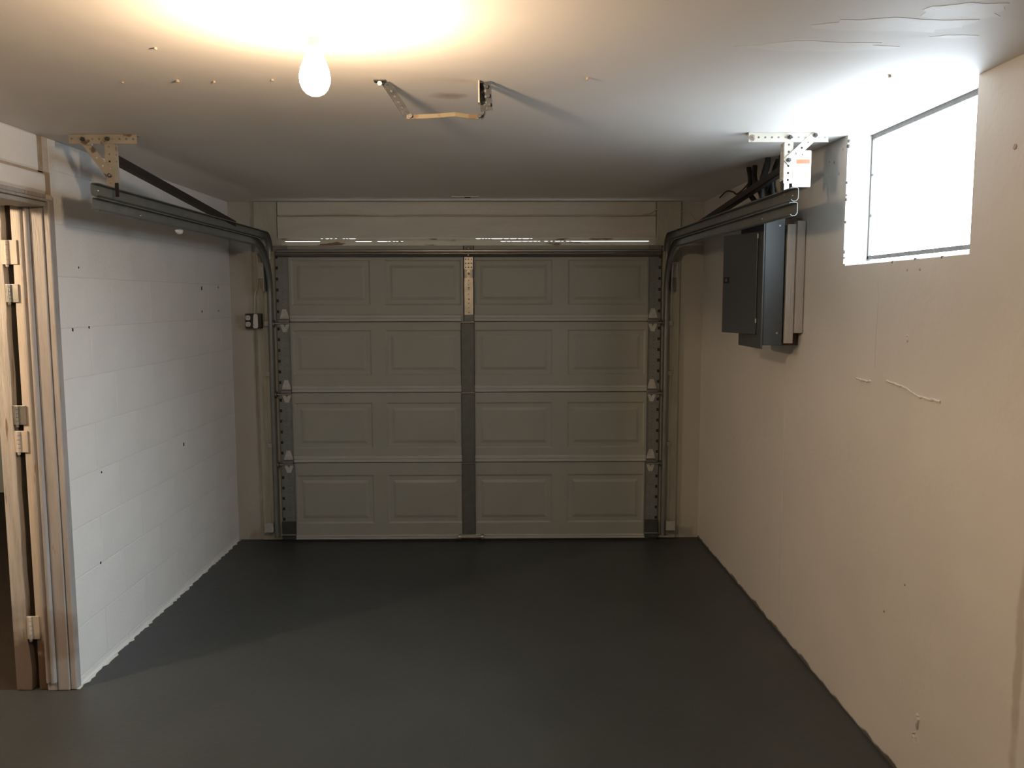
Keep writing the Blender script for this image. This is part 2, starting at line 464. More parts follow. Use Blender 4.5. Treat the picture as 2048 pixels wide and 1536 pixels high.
ridge([(-2.395,1.66),(-2.405,1.55),(-2.398,1.42),(-2.40,1.33)], 0.0018, 0, 'plaster_ridge', M_wallR)
ridge([(-1.512,1.24),(-1.516,0.9),(-1.520,0.5),(-1.526,0.06)], 0.0016, 0, 'plaster_seam', M_wallR)
ridge([(-2.80,0.262),(-2.806,0.24),(-2.80,0.215)], 0.010, 0, 'plaster_bump', M_wallR)
ridge([(-2.785,0.190),(-2.79,0.18),(-2.80,0.172)], 0.010, 0, 'plaster_bump', M_wallR)
ridge([(-2.62,1.45),(-2.625,1.43)], 0.006, 0, 'plaster_bump', M_wallR)
for (y,z,r) in [(-3.13,1.955,0.008),(-2.60,1.66,0.004),(-2.68,1.66,0.005),(-2.55,0.50,0.005),(-2.68,0.64,0.004),(-1.98,2.10,0.005),(-2.03,2.05,0.006),(-1.93,2.11,0.004),(-2.06,2.135,0.005)]:
    x = XRF(y)
    MB().disc((x+0.001,y,z),(-1,0,0.2),r,0.003,8).build('nail_hole', M_joint, wall_right)
# broken plaster nibs along the window edge
for i in range(16):
    t = rnd.random()
    if i < 13: y, z = WY1+rnd.uniform(-0.004,0.003), WZ+t*(H-WZ)
    else: y, z = WY0+t*(WY1-WY0), WZ+rnd.uniform(-0.004,0.003)
    s = rnd.uniform(0.002,0.0045)
    MB().box(-s,s,-s*1.4,s*1.4,-s*1.4,s*1.4).build('plaster_nib', M_wallR, wall_right, bevel=s*0.5, seg=1).location = (XRF(y)+0.003,y,z)

# glass block window
win = struct(empty('window_1'))
GX = 1.606
bw = 0.1515; gy1 = -2.108; gz0 = 1.728
gm = {}
for r_ in range(3):
    for c_ in range(6):
        y1 = gy1 - c_*bw; y0 = y1 - bw
        g = 0.0035
        y0b = max(y0+g, WY0+0.004); 
        z0, z1 = gz0+r_*0.1505+g, gz0+(r_+1)*0.1505-g
        z1 = min(z1, H-0.010)
        mb = MB(); e = 0.012; bz = 0.006
        y1b = y1-g
        if y1b-y0b < 0.03: continue
        pr = [(0,0,0.08),(0,0,0.010),(e*0.5,e*0.5,0.003),(e*1.6,e*1.6,0.0)]
        vs=[]; fs=[]
        for (iy,iz,dx) in pr:
            vs += [(GX+dx,y0b+iy,z0+iz),(GX+dx,y1b-iy,z0+iz),(GX+dx,y1b-iy,z1-iz),(GX+dx,y0b+iy,z1-iz)]
        fs.append((3,2,1,0))
        for k in range(3):
            for i in range(4): fs.append((k*4+i,k*4+(i+1)%4,k*4+4+(i+1)%4,k*4+4+i))
        fs.append((12,13,14,15))
        mb.add(vs,fs)
        o = mb.build('glass_block', M_glass, win)
MB().box(GX+0.010,GX+0.075,WY0,WY1,WZ-0.01,H).build('glowing_bed', M_glass, win)  # backing between the blocks, made to glow like the lit glass
fr = MB()
fr.box(GX-0.003,GX+0.03,WY0,WY1,H-0.018,H)                       # dark head joint
fr.build('head_joint', M_grout, win)
MB().box(GX-0.003,GX+0.03,gy1-0.002,WY1,gz0-0.01,H-0.013).build('side_joint', M_grout, win)
MB().box(GX-0.003,GX+0.03,WY0,WY1,gz0-0.012,gz0+0.002).build('sill_joint', M_grout, win)
for z_ in (1.881,2.032):
    MB().box(GX-0.004,GX+0.004,gy1-0.016,gy1,z_-0.004,z_+0.004).build('mortar_nub', M_grout, win, bevel=0.003)
MB().hexa([(XRF(WY0)+0.004,WY0,WZ-0.01),(GX+0.05,WY0,WZ-0.01),(GX+0.05,WY1,WZ-0.01),(XRF(WY1)+0.004,WY1,WZ-0.01),
           (XRF(WY0)+0.004,WY0,WZ+0.002),(GX+0.05,WY0,gz0-0.006),(GX+0.05,WY1,gz0-0.006),(XRF(WY1)+0.004,WY1,WZ+0.002)]).build('sill', M_wallR, win)

# garage front wall, with boards round the door opening
wb = MB()
wb.box(-1.755,-1.19,YB,YB+0.10,0,H); wb.box(1.19,1.62,YB,YB+0.10,0,H); wb.box(-1.19,1.19,YB,YB+0.04,1.972,H)
wall_back = struct(wb.build('wall_back', M_wallback))
t2 = struct(empty('trim_2'))
box('casing_board', M_casing, t2, -1.352,-1.160,0.026,YB-0.001,0.004,1.900, 0.003)
box('casing_board', M_casing, t2, -1.352,-1.209,0.024,YB-0.001,1.902,H-0.001, 0.003)
box('stop_board', M_casing, t2, -1.300,-1.225,0.012,0.025,0.03,1.87, 0.003)
t3 = struct(empty('trim_3'))
box('casing_board', M_casing, t3, 1.160,1.345,0.026,YB-0.001,0.004,1.900, 0.003)
box('casing_board', M_casing, t3, 1.190,1.345,0.024,YB-0.001,1.902,H-0.001, 0.003)
box('stop_board', M_casing, t3, 1.228,1.296,0.012,0.025,0.03,1.87, 0.003)
t4 = struct(empty('trim_4'))
box('header_board', M_header, t4, -1.206,1.187,0.028,YB-0.001,1.951,2.088, 0.003)
box('header_beam', M_header, t4, -1.206,1.187,0.034,YB-0.001,2.096,H-0.001, 0.004)
box('header_gap', M_joint, t4, -1.206,1.187,0.042,YB-0.0005,2.088,2.096)
def ragstrip(name, z0f, z1f, y0, y1):
    n = 240; xs = [-1.19+2.38*i/n for i in range(n+1)]
    poly = [(x,z0f(x)) for x in xs] + [(x,z1f(x)) for x in reversed(xs)]
    return MB().prism(poly, y0, y1, lambda p,q,t: (p,t,q)).build(name, M_strip, t4)
rr = random.Random(11)
jit = [rr.random() for _ in range(400)]
def slit_low(x):
    k = int((x+1.2)*120)
    if -1.165 < x < -0.95: return 0.0032
    if -0.72 < x < -0.62 or -0.585 < x < -0.52: return 0.0026
    if 0.66 < x < 1.15: return 0.0034
    if 0.20 < x < 0.66: return 0.0026 if jit[k%400] > 0.55 else 0
    if -0.52 < x < -0.35: return 0.002 if jit[k%400] > 0.75 else 0
    return 0
def slit_top(x):
    k = int((x+1.2)*100)
    if -0.95 < x < -0.72: return 0.0022 if jit[(k+57)%400] > 0.45 else 0
    if 0.02 < x < 0.40: return 0.003 if jit[(k+31)%400] > 0.5 else 0
    return 0
ragstrip('weather_strip', lambda x: 1.86, lambda x: 1.9355-slit_low(x), 0.060, 0.072)
ragstrip('weather_strip', lambda x: 1.9355, lambda x: 1.9515-slit_top(x), 0.052, 0.060)
box('strip_backing', M_casing, t4, -1.19,1.19,0.052,0.0719,1.9525,1.975)

# walls that close the room behind the camera, and the side room
struct(box('wall_front', M_wall, None, -5.0,1.80,-7.3,-7.2,0,H))
struct(box('wall_side_left', M_side, None, -5.1,-5.0,-7.2,1.8,0,H))
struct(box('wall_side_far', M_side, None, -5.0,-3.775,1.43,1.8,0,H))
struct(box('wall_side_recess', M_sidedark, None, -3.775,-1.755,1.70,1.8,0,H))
struct(box('wall_side_right', M_wall, None, -1.755,-1.70,0.25,1.8,0,H))

# far jamb of the side doorway
t1 = struct(empty('trim_1'))
Y0 = DOORWAY_Y
ZT = 1.945
box('corner_bead', M_trim, t1, -1.541,-1.5165, Y0-0.004,Y0+0.034, 0.001,1.962, 0.004)
box('casing_board', M_trim, t1, -1.590,-1.542, Y0-0.010,Y0+0.034, 0.001,ZT, 0.003)
MB().prism([(-1.632,Y0+0.03),(-1.632,Y0-0.014),(-1.628,Y0-0.019),(-1.621,Y0-0.019),(-1.617,Y0-0.012),(-1.610,Y0-0.012),(-1.607,Y0-0.022),(-1.601,Y0-0.024),(-1.595,Y0-0.022),(-1.591,Y0-0.012),(-1.5905,Y0+0.03)], 0.035, ZT, lambda p,q,t:(p,q,t)).build('casing_moulding', M_trim, t1, bevel=0.0012, seg=1)
box('casing_foot', M_trim, t1, -1.630,-1.592, Y0-0.010,Y0+0.03, 0.001,0.034, 0.002)
box('jamb_strip', M_trim2, t1, -1.667,-1.634, Y0-0.002,Y0+0.034, 0.001,ZT, 0.003)
box('rabbet', M_dark, t1, -1.704,-1.668, Y0+0.026,Y0+0.034, 0.001,ZT)
mbA = MB(); n=24; L_ = []
for i in range(n+1):
    z = 0.001+(ZT-0.001)*i/n
    w = 0.0015*math.sin(i*1.7)+ (0.010 if i == 1 else 0.006 if i in (0,2) else 0)
    L_.append((-1.702+w, z))
poly = [(-1.757,0.001)] + L_ + [(-1.757,ZT)]
mbA.prism(poly, Y0-0.006, Y0+0.034, lambda p,q,t:(p,t,q)); mbA.build('jamb_board', M_rough, t1, bevel=0.0025)
def jamb_hinge(z0, z1, painted, wide=0.0):
    m = M_trim2 if painted else M_galv
    h = box('hinge_leaf', m, t1, -1.700-wide,-1.650+wide*0.4, Y0-0.008,Y0-0.0025, z0,z1, 0.001)
    k = MB()
    n = 5
    for i in range(n):
        a = z0+(z1-z0)*i/n; b = z0+(z1-z0)*(i+1)/n
        k.tube([(-1.684,Y0-0.011,a+0.0012),(-1.684,Y0-0.011,b-0.0012)], 0.0065, 10)
    k.lathe([(0.003,z0-0.010),(0.0055,z0-0.007),(0.0055,z0-0.001)], (-1.684,Y0-0.011), 10)
    k.build('knuckle', m, h, smooth=True)
jamb_hinge(1.705,1.797,True,0.008)
jamb_hinge(1.560,1.630,False)
jamb_hinge(1.084,1.160,False)
jamb_hinge(0.975,1.060,True)
jamb_hinge(0.215,0.310,True)
# header casing of the doorway, running towards the camera
t5 = struct(empty('trim_5'))
def hmould(name, x0,x1,z0,z1,m):
    return box(name, m, t5, x0,x1,-3.22,Y0-0.026,z0,z1,0.003)
hmould('header_casing', XL-0.10, XL+0.008, 1.950,1.9665, M_trim)
hmould('header_casing', XL-0.10, XL+0.014, 1.938,1.9485, M_trim)
hmould('header_casing', XL-0.10, XL+0.004, 1.920,1.9370, M_trim)
hmould('header_jamb', -1.755, XL-0.102, 1.925,1.966, M_rough)
box('corner_block', M_trim2, t1, -1.634,-1.5125, Y0-0.0255,Y0+0.02, 1.946,1.966, 0.003)

# ------------------------------------------------------------------ garage door
gd = tag(empty('garage_door'), 'white four-section overhead garage door with raised panels closing the far wall', 'garage door')
PX = [(-1.121,-0.624),(-0.533,-0.049),(0.036,0.530),(0.627,1.124)]
SEC = [(0.016,0.5185,0.118,0.437),(0.5185,0.974,0.612,0.909),(0.974,1.425,1.084,1.374),(1.425,1.907,1.530,1.815)]
HW = 1.185
def bigdoor():
    for si,(z0,z1,p0,p1) in enumerate(SEC):
        z0b, z1b = z0+(0.0015 if si else 0), z1-0.0015
        mb = MB()
        xs = [-HW] + [x for p in PX for x in p] + [HW]
        zs = [z0b,p0,p1,z1b]
        for i in range(len(xs)-1):
            for j in range(3):
                if j == 1 and i % 2 == 1: continue
                mb.add([(xs[i],0,zs[j]),(xs[i+1],0,zs[j]),(xs[i+1],0,zs[j+1]),(xs[i],0,zs[j+1])], [(0,1,2,3)])
        d = 0.022
        mb.add([(-HW,0,z0b),(HW,0,z0b),(HW,0,z1b),(-HW,0,z1b),(-HW,d,z0b),(HW,d,z0b),(HW,d,z1b),(-HW,d,z1b)],
               [(5,4,7,6),(0,4,5,1),(1,5,6,2),(2,6,7,3),(3,7,4,0)])
        if si < 3: mb.box(-HW+0.01,HW-0.01,0.0225,0.0245,z1b-0.010,z1b+0.014)      # tongue reaching up behind the next section
        sec = mb.build('section', M_door, gd)
        for s_ in (-1,1):
            a_, b_ = sorted((s_*1.186, s_*1.217))
            box('notch_shade', M_black, sec, a_,b_,0.0005,0.008,z0b,z1b)  # black strip added behind the notches to stand for their shade
        for (a,b) in PX:
            vs=[]; fs=[]
            for (ins,dy) in [(0,0),(0.010,0.0060),(0.034,0.0060),(0.052,0.0005)]:
                vs += [(a+ins,dy,p0+ins),(b-ins,dy,p0+ins),(b-ins,dy,p1-ins),(a+ins,dy,p1-ins)]
            for k in range(3):
                for i in range(4): fs.append((k*4+i,k*4+(i+1)%4,k*4+4+(i+1)%4,k*4+4+i))
            fs.append((12,13,14,15))
            MB().add(vs,fs).build('raised_panel', M_door, sec)
        # ribbed rail along the lower edge of the section
        if si > 0:
            zb, zt = z0b, z0b+0.044
        else:
            zb, zt = z0b-0.004, z0b+0.026
        hh = zt-zb
        prof = [(0,0),(-0.010,0.002),(-0.013,hh*0.12),(-0.013,hh*0.40),(-0.0085,hh*0.47),(-0.0085,hh*0.53),(-0.012,hh*0.60),(-0.012,hh*0.90),(-0.008,hh),(0,hh)]
        segs = [(-1.133,-0.052),(0.033,1.136)] if si else [(-1.133,1.136)]
        for (a,b) in segs:
            MB().prism([(p,q) for p,q in prof], a, b, lambda p,q,t: (t,p,zb+q)).build('rail', M_rail, sec, bevel=0.0008, seg=1)
        # end stiles with notched outer edge
        for s in (-1,1):
            xi, xo = (1.137 if si else 1.130), 1.218
            pts = [(xi,z0b),(xo,z0b)]
            z = z0b+0.055
            while z < z1b-0.04:
                pts += [(xo,z),(xo-0.017,z),(xo-0.017,z+0.019),(xo,z+0.019)]
                z += 0.0685
            pts += [(xo,z1b),(xi,z1b)]
            if s < 0: pts = [(-x,q) for x,q in pts][::-1]
            st = MB().prism(pts, -0.0030, -0.0006, lambda p,q,t: (p,t,q)).build('end_stile', M_stile, sec)
            MB().box(min(s*xi,s*(xi+0.003)),max(s*xi,s*(xi+0.003)),-0.010,-0.003,z0b+0.002,z1b-0.002).build('stile_lip', M_stile, st)
            sc = MB()
            zz = z0b+0.075
            while zz < z1b-0.06:
                sc.disc((s*(xi+0.038),-0.0028,zz),(0,-1,0),0.0022,0.0006,6)
                zz += 0.023
            sc.build('punched_hole', M_hole, st)
        # centre stile
        wdt = 0.039 if si < 3 else 0.030
        cxm = -0.010 if si < 3 else -0.001
        cs = MB().prism([(cxm-wdt-0.006,-0.0005),(cxm-wdt,-0.009),(cxm+wdt,-0.009),(cxm+wdt+0.006,-0.0005)], z0b, z1b-0.002, lambda p,q,t:(p,q,t)).build('centre_stile', M_cstile, sec, bevel=0.001, seg=1)
    # reinforcement plate at the top of the centre stile
    pl = MB()
    pl.perf((-0.028,-0.0135,1.755),(1,0,0),(0,0,1),0.054,0.025,3,0.0045,0.002)
    pl.perf((-0.028,-0.0135,1.780),(1,0,0),(0,0,1),0.054,0.025,3,0.0045,0.002)
    pl.perf((-0.028,-0.0135,1.805),(1,0,0),(0,0,1),0.054,0.025,3,0.0045,0.002)
    pl.prism([(-0.028,-0.0115),(-0.026,-0.0140),(-0.012,-0.0160),(0.010,-0.0160),(0.024,-0.0140),(0.026,-0.0115)], 1.700,1.755, lambda p,q,t:(p,q,t))
    pl.perf((-0.028,-0.0135,1.470),(0,0,1),(1,0,0),0.230,0.054,8,0.0035,-0.002)
    pl.build('reinforcing_plate', M_plate, gd)
    bt = MB()
    for z,r in [(1.842,0.006),(1.728,0.0075),(1.640,0.0055),(1.568,0.005)]:
        y = -0.056 if z > 1.83 else (-0.0160 if 1.70 < z < 1.75 else -0.0135)
        bt.tube([(0,y+0.001,z),(0,y-0.003,z),(0,y-0.006,z)], [r,r,r*0.45], 12)
    bt.build('bolt_head', M_plate, gd, smooth=True)
    # top strut : hat channel across the full width
    prof = [(0,0),(-0.004,0.0),(-0.006,0.004),(-0.030,0.010),(-0.034,0.016),(-0.030,0.021),(-0.030,0.027),(-0.038,0.033),(-0.038,0.043),(-0.030,0.047),(-0.004,0.050),(0,0.050)]
    MB().prism(prof, -1.205, 1.212, lambda p,q,t:(t,p,1.831+q)).build('top_strut', M_strut, gd, bevel=0.0015)
    MB().lathe([(0.012,1.880),(0.013,1.886),(0.009,1.890)],(0.0,-0.022),14).build('strut_bolt', M_plate, gd, smooth=True)
    # hinges at the seams
    for zs in (0.5185,0.974,1.425):
        h = MB(); 
        h.box(-0.046,0.026,-0.0155,-0.009,zs-0.007,zs+0.002); h.tube([(-0.052,-0.017,zs-0.002),(0.033,-0.017,zs-0.002)],0.0055,10)
        h.build('centre_hinge', M_strut, gd)
        for s in (-1,1):
            xm = s*1.168
            up = [(xm-0.030,zs+0.022),(xm+0.030,zs+0.022),(xm+0.024,zs+0.045),(xm+0.012,zs+0.082),(xm-0.012,zs+0.082),(xm-0.024,zs+0.045)]
            dn = [(xm-0.012,zs-0.062),(xm+0.012,zs-0.062),(xm+0.030,zs-0.012),(xm+0.010,zs-0.010),(xm,zs-0.034),(xm-0.010,zs-0.010),(xm-0.030,zs-0.012)]
            hg = MB().prism(up, -0.0075,-0.0035, lambda p,q,t:(p,t,q)).build('end_hinge', M_hinge, gd)
            MB().prism(dn, -0.0075,-0.0035, lambda p,q,t:(p,t,q)).build('lower_leaf', M_hinge, hg)
            k = MB(); k.box(xm-0.034,xm+0.034,-0.030,-0.004,zs-0.004,zs+0.018); k.build('knuckle', M_strut, hg, bevel=0.004)
            MB().tube([(xm-s*0.034,-0.018,zs-0.008),(s*1.238,-0.018,zs-0.008)],0.0045,10).build('roller_shaft', M_galv, hg, smooth=True)
            MB().tube([(s*1.226,-0.018,zs-0.008),(s*1.236,-0.018,zs-0.008)],0.020,18).build('roller', M_strut, hg)
    # bottom corner brackets, lift handle, rubber seal, lock plate
    for s in (-1,1):
        a,b = sorted((s*1.132,s*1.222))
        br = box('corner_bracket', M_corner, gd, a,b,-0.0125,-0.0035,0.016,0.135,0.001)
        MB().tube([(a,-0.016,0.048),(b,-0.016,0.048)],0.0025,8).build('bracket_pin', M_galv, br)
    box('rubber_seal', M_black, gd, -HW-0.03,HW+0.03,-0.012,0.020,0.0005,0.0125)
    lh = MB(); lh.tube([(-0.060,-0.040,0.034),(0.070,-0.040,0.034)],0.0065,12)
    for x in (-0.068,0.078):
        lh.tube([(x-0.009,-0.034,0.034),(x+0.009,-0.034,0.034)],0.019,16)
        lh.box(x-0.004,x+0.004,-0.038,-0.013,0.026,0.042)
    lh.build('lift_handle', M_plate, gd, smooth=True)
    lp = MB(); a,b = -1.205,-1.143
    for (x0,x1,z0,z1) in [(a,b,0.790,0.794),(a,b,0.734,0.738),(a,a+0.004,0.738,0.790),(b-0.004,b,0.738,0.790)]: lp.box(x0,x1,-0.0075,-0.0032,z0,z1)
    lp.build('lock_frame', M_strut, gd)
bigdoor()

# ------------------------------------------------------------------ tracks
def cshape(t=0.0022):
    """C channel of a 2 inch track: web on the outside, lips toward the room centre. (o = toward centre, n = normal)"""
    line = [(0.030,0.0200),(0.030,0.0235),(0.006,0.0245),(0.001,0.0215),(0.0,0.016),(0.0,-0.010)]
    for k in range(1,9):
        a = math.pi + k*math.pi*0.80/8
        line.append((0.0150+0.0150*math.cos(a), -0.010+0.0150*math.sin(a)))
    pts = [Vector(p) for p in line]
    inner = []
    for i,p in enumerate(pts):
        d = (pts[min(i+1,len(pts)-1)]-pts[max(i-1,0)]).normalized()
        nrm = Vector((-d.y, d.x))
        inner.append(p+nrm*t)
    return [tuple(p) for p in pts] + [tuple(p) for p in reversed(inner)]
LOOP = cshape()
def frames(pts):
    out=[]
    for i,p in enumerate(pts):
        a = Vector(pts[max(i-1,0)]); b = Vector(pts[min(i+1,len(pts)-1)])
        t = (b-a).normalized()
        out.append((Vector(p), Vector((-t.y,t.x))))
    return out
def arc_path(y_end, z_end, z, yv, rad, z_bottom, n=14):
    """from the near hanging end (y_end, z_end) level to the bend, then down the vertical at yv"""
    P = [(y_end,z_end)]
    yc = yv-rad
    P.append((y_end*0.5+yc*0.5, z_end*0.5+z*0.5))
    for k in range(n+1):
        a = math.pi/2 - k*math.pi/2/n
        P.append((yc+rad*math.cos(a), z-rad+rad*math.sin(a)))
    if z_bottom < z-rad-0.01: P.append((yv, z_bottom))
    return P
def track(side, label):
    s = side
    T = tag(empty('door_track'), label, 'track')
    xw = 1.266*s
    fn = lambda fr,o,n: (xw - s*o, fr[0][0]+fr[1][0]*n, fr[0][1]+fr[1][1]*n)
    dz = 0.0 if s < 0 else -0.024
    ye = -2.235 if s < 0 else -2.285
    lo = MB().sweep(LOOP, frames(arc_path(ye, 1.912+dz, 1.912 if s<0 else 1.900, -0.020, 0.30, 0.035)), fn).build('lower_rail', M_track, T, smooth=True)
    up = MB().sweep(LOOP, frames(arc_path(ye-0.005, 1.963+dz, 1.963 if s<0 else 1.955, 0.002, 0.10, 1.82, 10)), fn).build('upper_rail', M_track, T, smooth=True)
    # rivets on the rails
    for (y,z,par) in [(ye+0.05,1.965+dz,up),(ye+0.9,1.962+dz*0.6,up),(ye+0.4,1.910+dz*0.8,lo),(ye+1.3,1.910+dz*0.4,lo)]:
        MB().tube([(xw-s*0.001,y,z),(xw-s*0.006,y,z)],[0.007,0.004],10).build('rivet', M_plate, par, smooth=True)
    if s < 0:
        MB().tube([(-1.240,-1.48,1.880),(-1.236,-1.49,1.874),(-1.234,-1.52,1.870),(-1.237,-1.545,1.874)],[0.006,0.012,0.011,0.004],8).build('paint_drip', M_whitepaint, lo, smooth=True)
    # flag bracket and foot bracket fixing the vertical rail to the casing
    a,b = sorted((s*1.225,s*1.262))
    box('flag_bracket', M_galv, T, min(s*1.268,s*1.272),max(s*1.268,s*1.272),-0.09,0.010,1.62,1.86,0.001)
    box('flag_bracket', M_galv, T, min(s*1.268,s*1.330),max(s*1.268,s*1.330),0.0065,0.0105,1.70,1.80,0.001)
    fb = box('foot_bracket', M_hinge, T, min(s*1.268,s*1.325),max(s*1.268,s*1.325),-0.052,-0.048,0.075,0.135,0.001)
    box('foot_tab', M_hinge, fb, min(s*1.268,s*1.272),max(s*1.268,s*1.272),-0.050,0.025,0.075,0.135,0.001)
    for z in (0.62,1.08,1.40):
        box('wall_clip', M_galv, T, min(s*1.268,s*1.296),max(s*1.268,s*1.296),-0.012,0.010,z,z+0.03,0.001)
    # ceiling hanger: angle on the ceiling, drop angle, diagonal strap, tab, brace
    m = M_cream if s < 0 else M_creamR
    if s < 0: xa,xb,yy = -1.400,-1.148,-2.112
    else:     xa,xb,yy = 1.122,1.418,-2.152
    hang = MB().perf((xa,yy,H-0.035),(1,0,0),(0,0,1),xb-xa,0.034,10 if s<0 else 12,0.0042,-0.0024).build('ceiling_angle', m, T)
    MB().perf((xa,yy+0.0026,H-0.0012),(1,0,0),(0,1,0),xb-xa,0.034,10 if s<0 else 12,0.0042,-0.0024).build('ceiling_flange', m, hang)
    if s < 0: da,db,zb = -1.269,-1.238,1.988
    else:     da,db,zb = 1.257,1.290,1.996
    zt = H-0.035-0.0005
    drop = MB().perf((da,yy+0.003,zb),(0,0,1),(1,0,0),zt-zb+0.03,db-da,7,0.0042,0.0024).build('drop_angle', m, T)
    fx = db-0.0005 if s < 0 else da-0.0020
    MB().perf((fx,yy+0.0056,zb+0.012),(0,0,1),(0,1,0),zt-zb-0.012,0.036,6,0.0040,-0.0024).build('drop_flange', m, drop)
    if s < 0:
        A, B = Vector((-1.345,yy-0.002,2.162)), Vector((-1.252,yy-0.002,2.030))
        tabx, tz0, tz1 = (-1.236,-1.222), 1.962, 2.004
    else:
        A, B = Vector((1.368,yy-0.002,2.170)), Vector((1.272,yy-0.002,2.080))
        tabx, tz0, tz1 = (1.258,1.277), 1.965, 1.997
    d = (B-A).normalized(); v = Vector((0,1,0)).cross(d)
    MB().perf(A-v*0.015-d*0.012, d, v, (B-A).length+0.024, 0.030, 5, 0.0042, 0.0024).build('diagonal_strap', m, T)
    box('hanger_tab', M_galv if s > 0 else M_brace, T, tabx[0],tabx[1],yy-0.001,yy+0.002,tz0-0.010 if s<0 else tz0-0.016,tz1,0.0008)
    for p in (A, B, Vector(((da+db)/2,yy,H-0.018))):
        bm_ = MB()
        bm_.tube([(p.x,yy-0.0015,p.z),(p.x,yy-0.008,p.z)], 0.0085, 6)
        bm_.tube([(p.x,yy-0.008,p.z),(p.x,yy-0.013,p.z)], 0.004, 8)
        bm_.build('bolt', M_bracketdark, T)
    if s < 0:
        MB().tube([(-1.330,yy-0.006,2.140),(-1.300,yy-0.028,2.138)],0.0022,8).build('nail', M_hinge, T)
    # dark diagonal brace running back to the rails
    if s < 0: p0, p1 = Vector((-1.262,-2.06,2.108)), Vector((-1.262,-0.62,1.985))
    else:     p0, p1 = Vector((1.285,-2.10,2.070)), Vector((1.285,-0.62,1.972))
    d = (p1-p0).normalized(); nz = Vector((1,0,0)).cross(d)*1.0
    if nz.z < 0: nz = -nz
    br = MB()
    def bar(a,b,w,h,off):
        o1 = Vector((1,0,0))*off
        br.hexa([a+o1-nz*h/2, a+o1+Vector((w,0,0))-nz*h/2, b+o1+Vector((w,0,0))-nz*h/2, b+o1-nz*h/2,
                 a+o1+nz*h/2, a+o1+Vector((w,0,0))+nz*h/2, b+o1+Vector((w,0,0))+nz*h/2, b+o1+nz*h/2])
    bar(p0,p1,0.003,0.030,0.0)
    br.hexa([p0-nz*0.015, p0+Vector((0.026*s,0,0))-nz*0.015, p1+Vector((0.026*s,0,0))-nz*0.015, p1-nz*0.015,
             p0-nz*0.012, p0+Vector((0.026*s,0,0))-nz*0.012, p1+Vector((0.026*s,0,0))-nz*0.012, p1-nz*0.012])
    br.build('diagonal_brace', M_brace, T)
    return T
track(-1, 'dark steel double track hung from a cream ceiling bracket above the block wall')
track(1, 'dark steel double track hung from a white ceiling bracket beside the bright window')

# white tag beside the right hanger
tg = tag(empty('hanging_tag'), 'white rectangular tag with an orange stripe on the right track bracket', 'tag')
def roundrect(x0,x1,z0,z1,r,n=5):
    pts=[]
    for (cx,cz,a0) in [(x1-r,z0+r,-90),(x1-r,z1-r,0),(x0+r,z1-r,90),(x0+r,z0+r,180)]:
        for k in range(n+1):
            a = R(a0+90*k/n); pts.append((cx+r*math.cos(a),cz+r*math.sin(a)))
    return pts
MB().prism(roundrect(1.290,1.358,1.983,2.116,0.004), -2.1500,-2.1485, lambda p,q,t:(p,t,q)).build('tag_sheet', M_tag, tg)
MB().box(1.303,1.352,-2.1508,-2.1501,2.068,2.083).build('orange_stripe', M_orange, tg)
MB().tube([(1.324,-2.1512,2.101),(1.324,-2.1500,2.101)],0.0022,8).build('rivet', M_hole, tg)

# ------------------------------------------------------------------ ceiling bracket by the bulb
cb = tag(empty('ceiling_bracket'), 'bent U-shaped metal bracket hanging from the ceiling right of the bulb', 'bracket')
def strap(name, P, w, t, m, wv):
    """flat strap through points P with width vector wv"""
    mb = MB(); P = [Vector(p) for p in P]; wv = Vector(wv).normalized()
    vs=[]
    for i,p in enumerate(P):
        d = (P[min(i+1,len(P)-1)]-P[max(i-1,0)]).normalized()
        nrm = d.cross(wv).normalized()
        vs += [p-wv*w/2-nrm*t/2, p+wv*w/2-nrm*t/2, p+wv*w/2+nrm*t/2, p-wv*w/2+nrm*t/2]
    fs=[(3,2,1,0)]
    for i in range(len(P)-1):
        for k in range(4): fs.append((i*4+k,i*4+(k+1)%4,i*4+4+(k+1)%4,i*4+4+k))
    n=len(P); fs.append(tuple(range(4*n-4,4*n)))
    mb.add(vs,fs)
    return mb.build(name, m, cb, bevel=0.0008, seg=1)
def perfstrap(name, A, B, w, n, r, t, m, wv):
    A,B = Vector(A),Vector(B); wv = Vector(wv).normalized()
    return MB().perf(A-wv*w/2, B-A, wv, (B-A).length, w, n, r, t).build(name, m, cb)
leftleg = perfstrap('side_leg', (-0.120,-2.865,2.178),(-0.062,-2.845,2.092), 0.024, 6, 0.004, 0.0025, M_bracketdark, (0.85,0.35,0.50))
MB().tube([(-0.132,-2.892,2.168),(-0.132,-2.900,2.168)],0.0065,10).build('bolt_head', M_hinge, leftleg, smooth=True)
perfstrap('foot_tab', (-0.150,-2.880,2.1795),(-0.118,-2.880,2.1795), 0.030, 2, 0.004, -0.0025, M_bracketdark, (0,1,0))
rl = perfstrap('side_leg', (0.160,-2.865,2.180),(0.166,-2.850,2.104), 0.042, 5, 0.0045, 0.0025, M_bracketdark, (0.80,-0.60,0))
for (z,x) in [(2.165,0.166),(2.140,0.170),(2.116,0.172)]:
    MB().tube([(x,-2.872,z),(x,-2.878,z)],0.005,6).build('bolt_head', M_bracketdark, rl)
MB().box(0.1415,0.1455,-2.885,-2.855,2.120,2.180).build('leg_edge', M_creamR, rl)
strap('cross_bar', [(-0.064,-2.848,2.088),(-0.045,-2.852,2.087),(0.02,-2.856,2.089),(0.075,-2.858,2.093),(0.11,-2.852,2.089),(0.140,-2.852,2.087),(0.150,-2.852,2.091)], 0.013, 0.003, M_bracket, (0,0.25,1))
strap('bar_end', [(0.150,-2.852,2.085),(0.157,-2.848,2.091),(0.160,-2.845,2.103)], 0.016, 0.004, M_bracketdark, (0,0.6,0.8))
MB().tube([(-0.052,-2.856,2.088),(-0.052,-2.864,2.088)],0.006,8).build('bolt_head', M_bracketdark, cb)
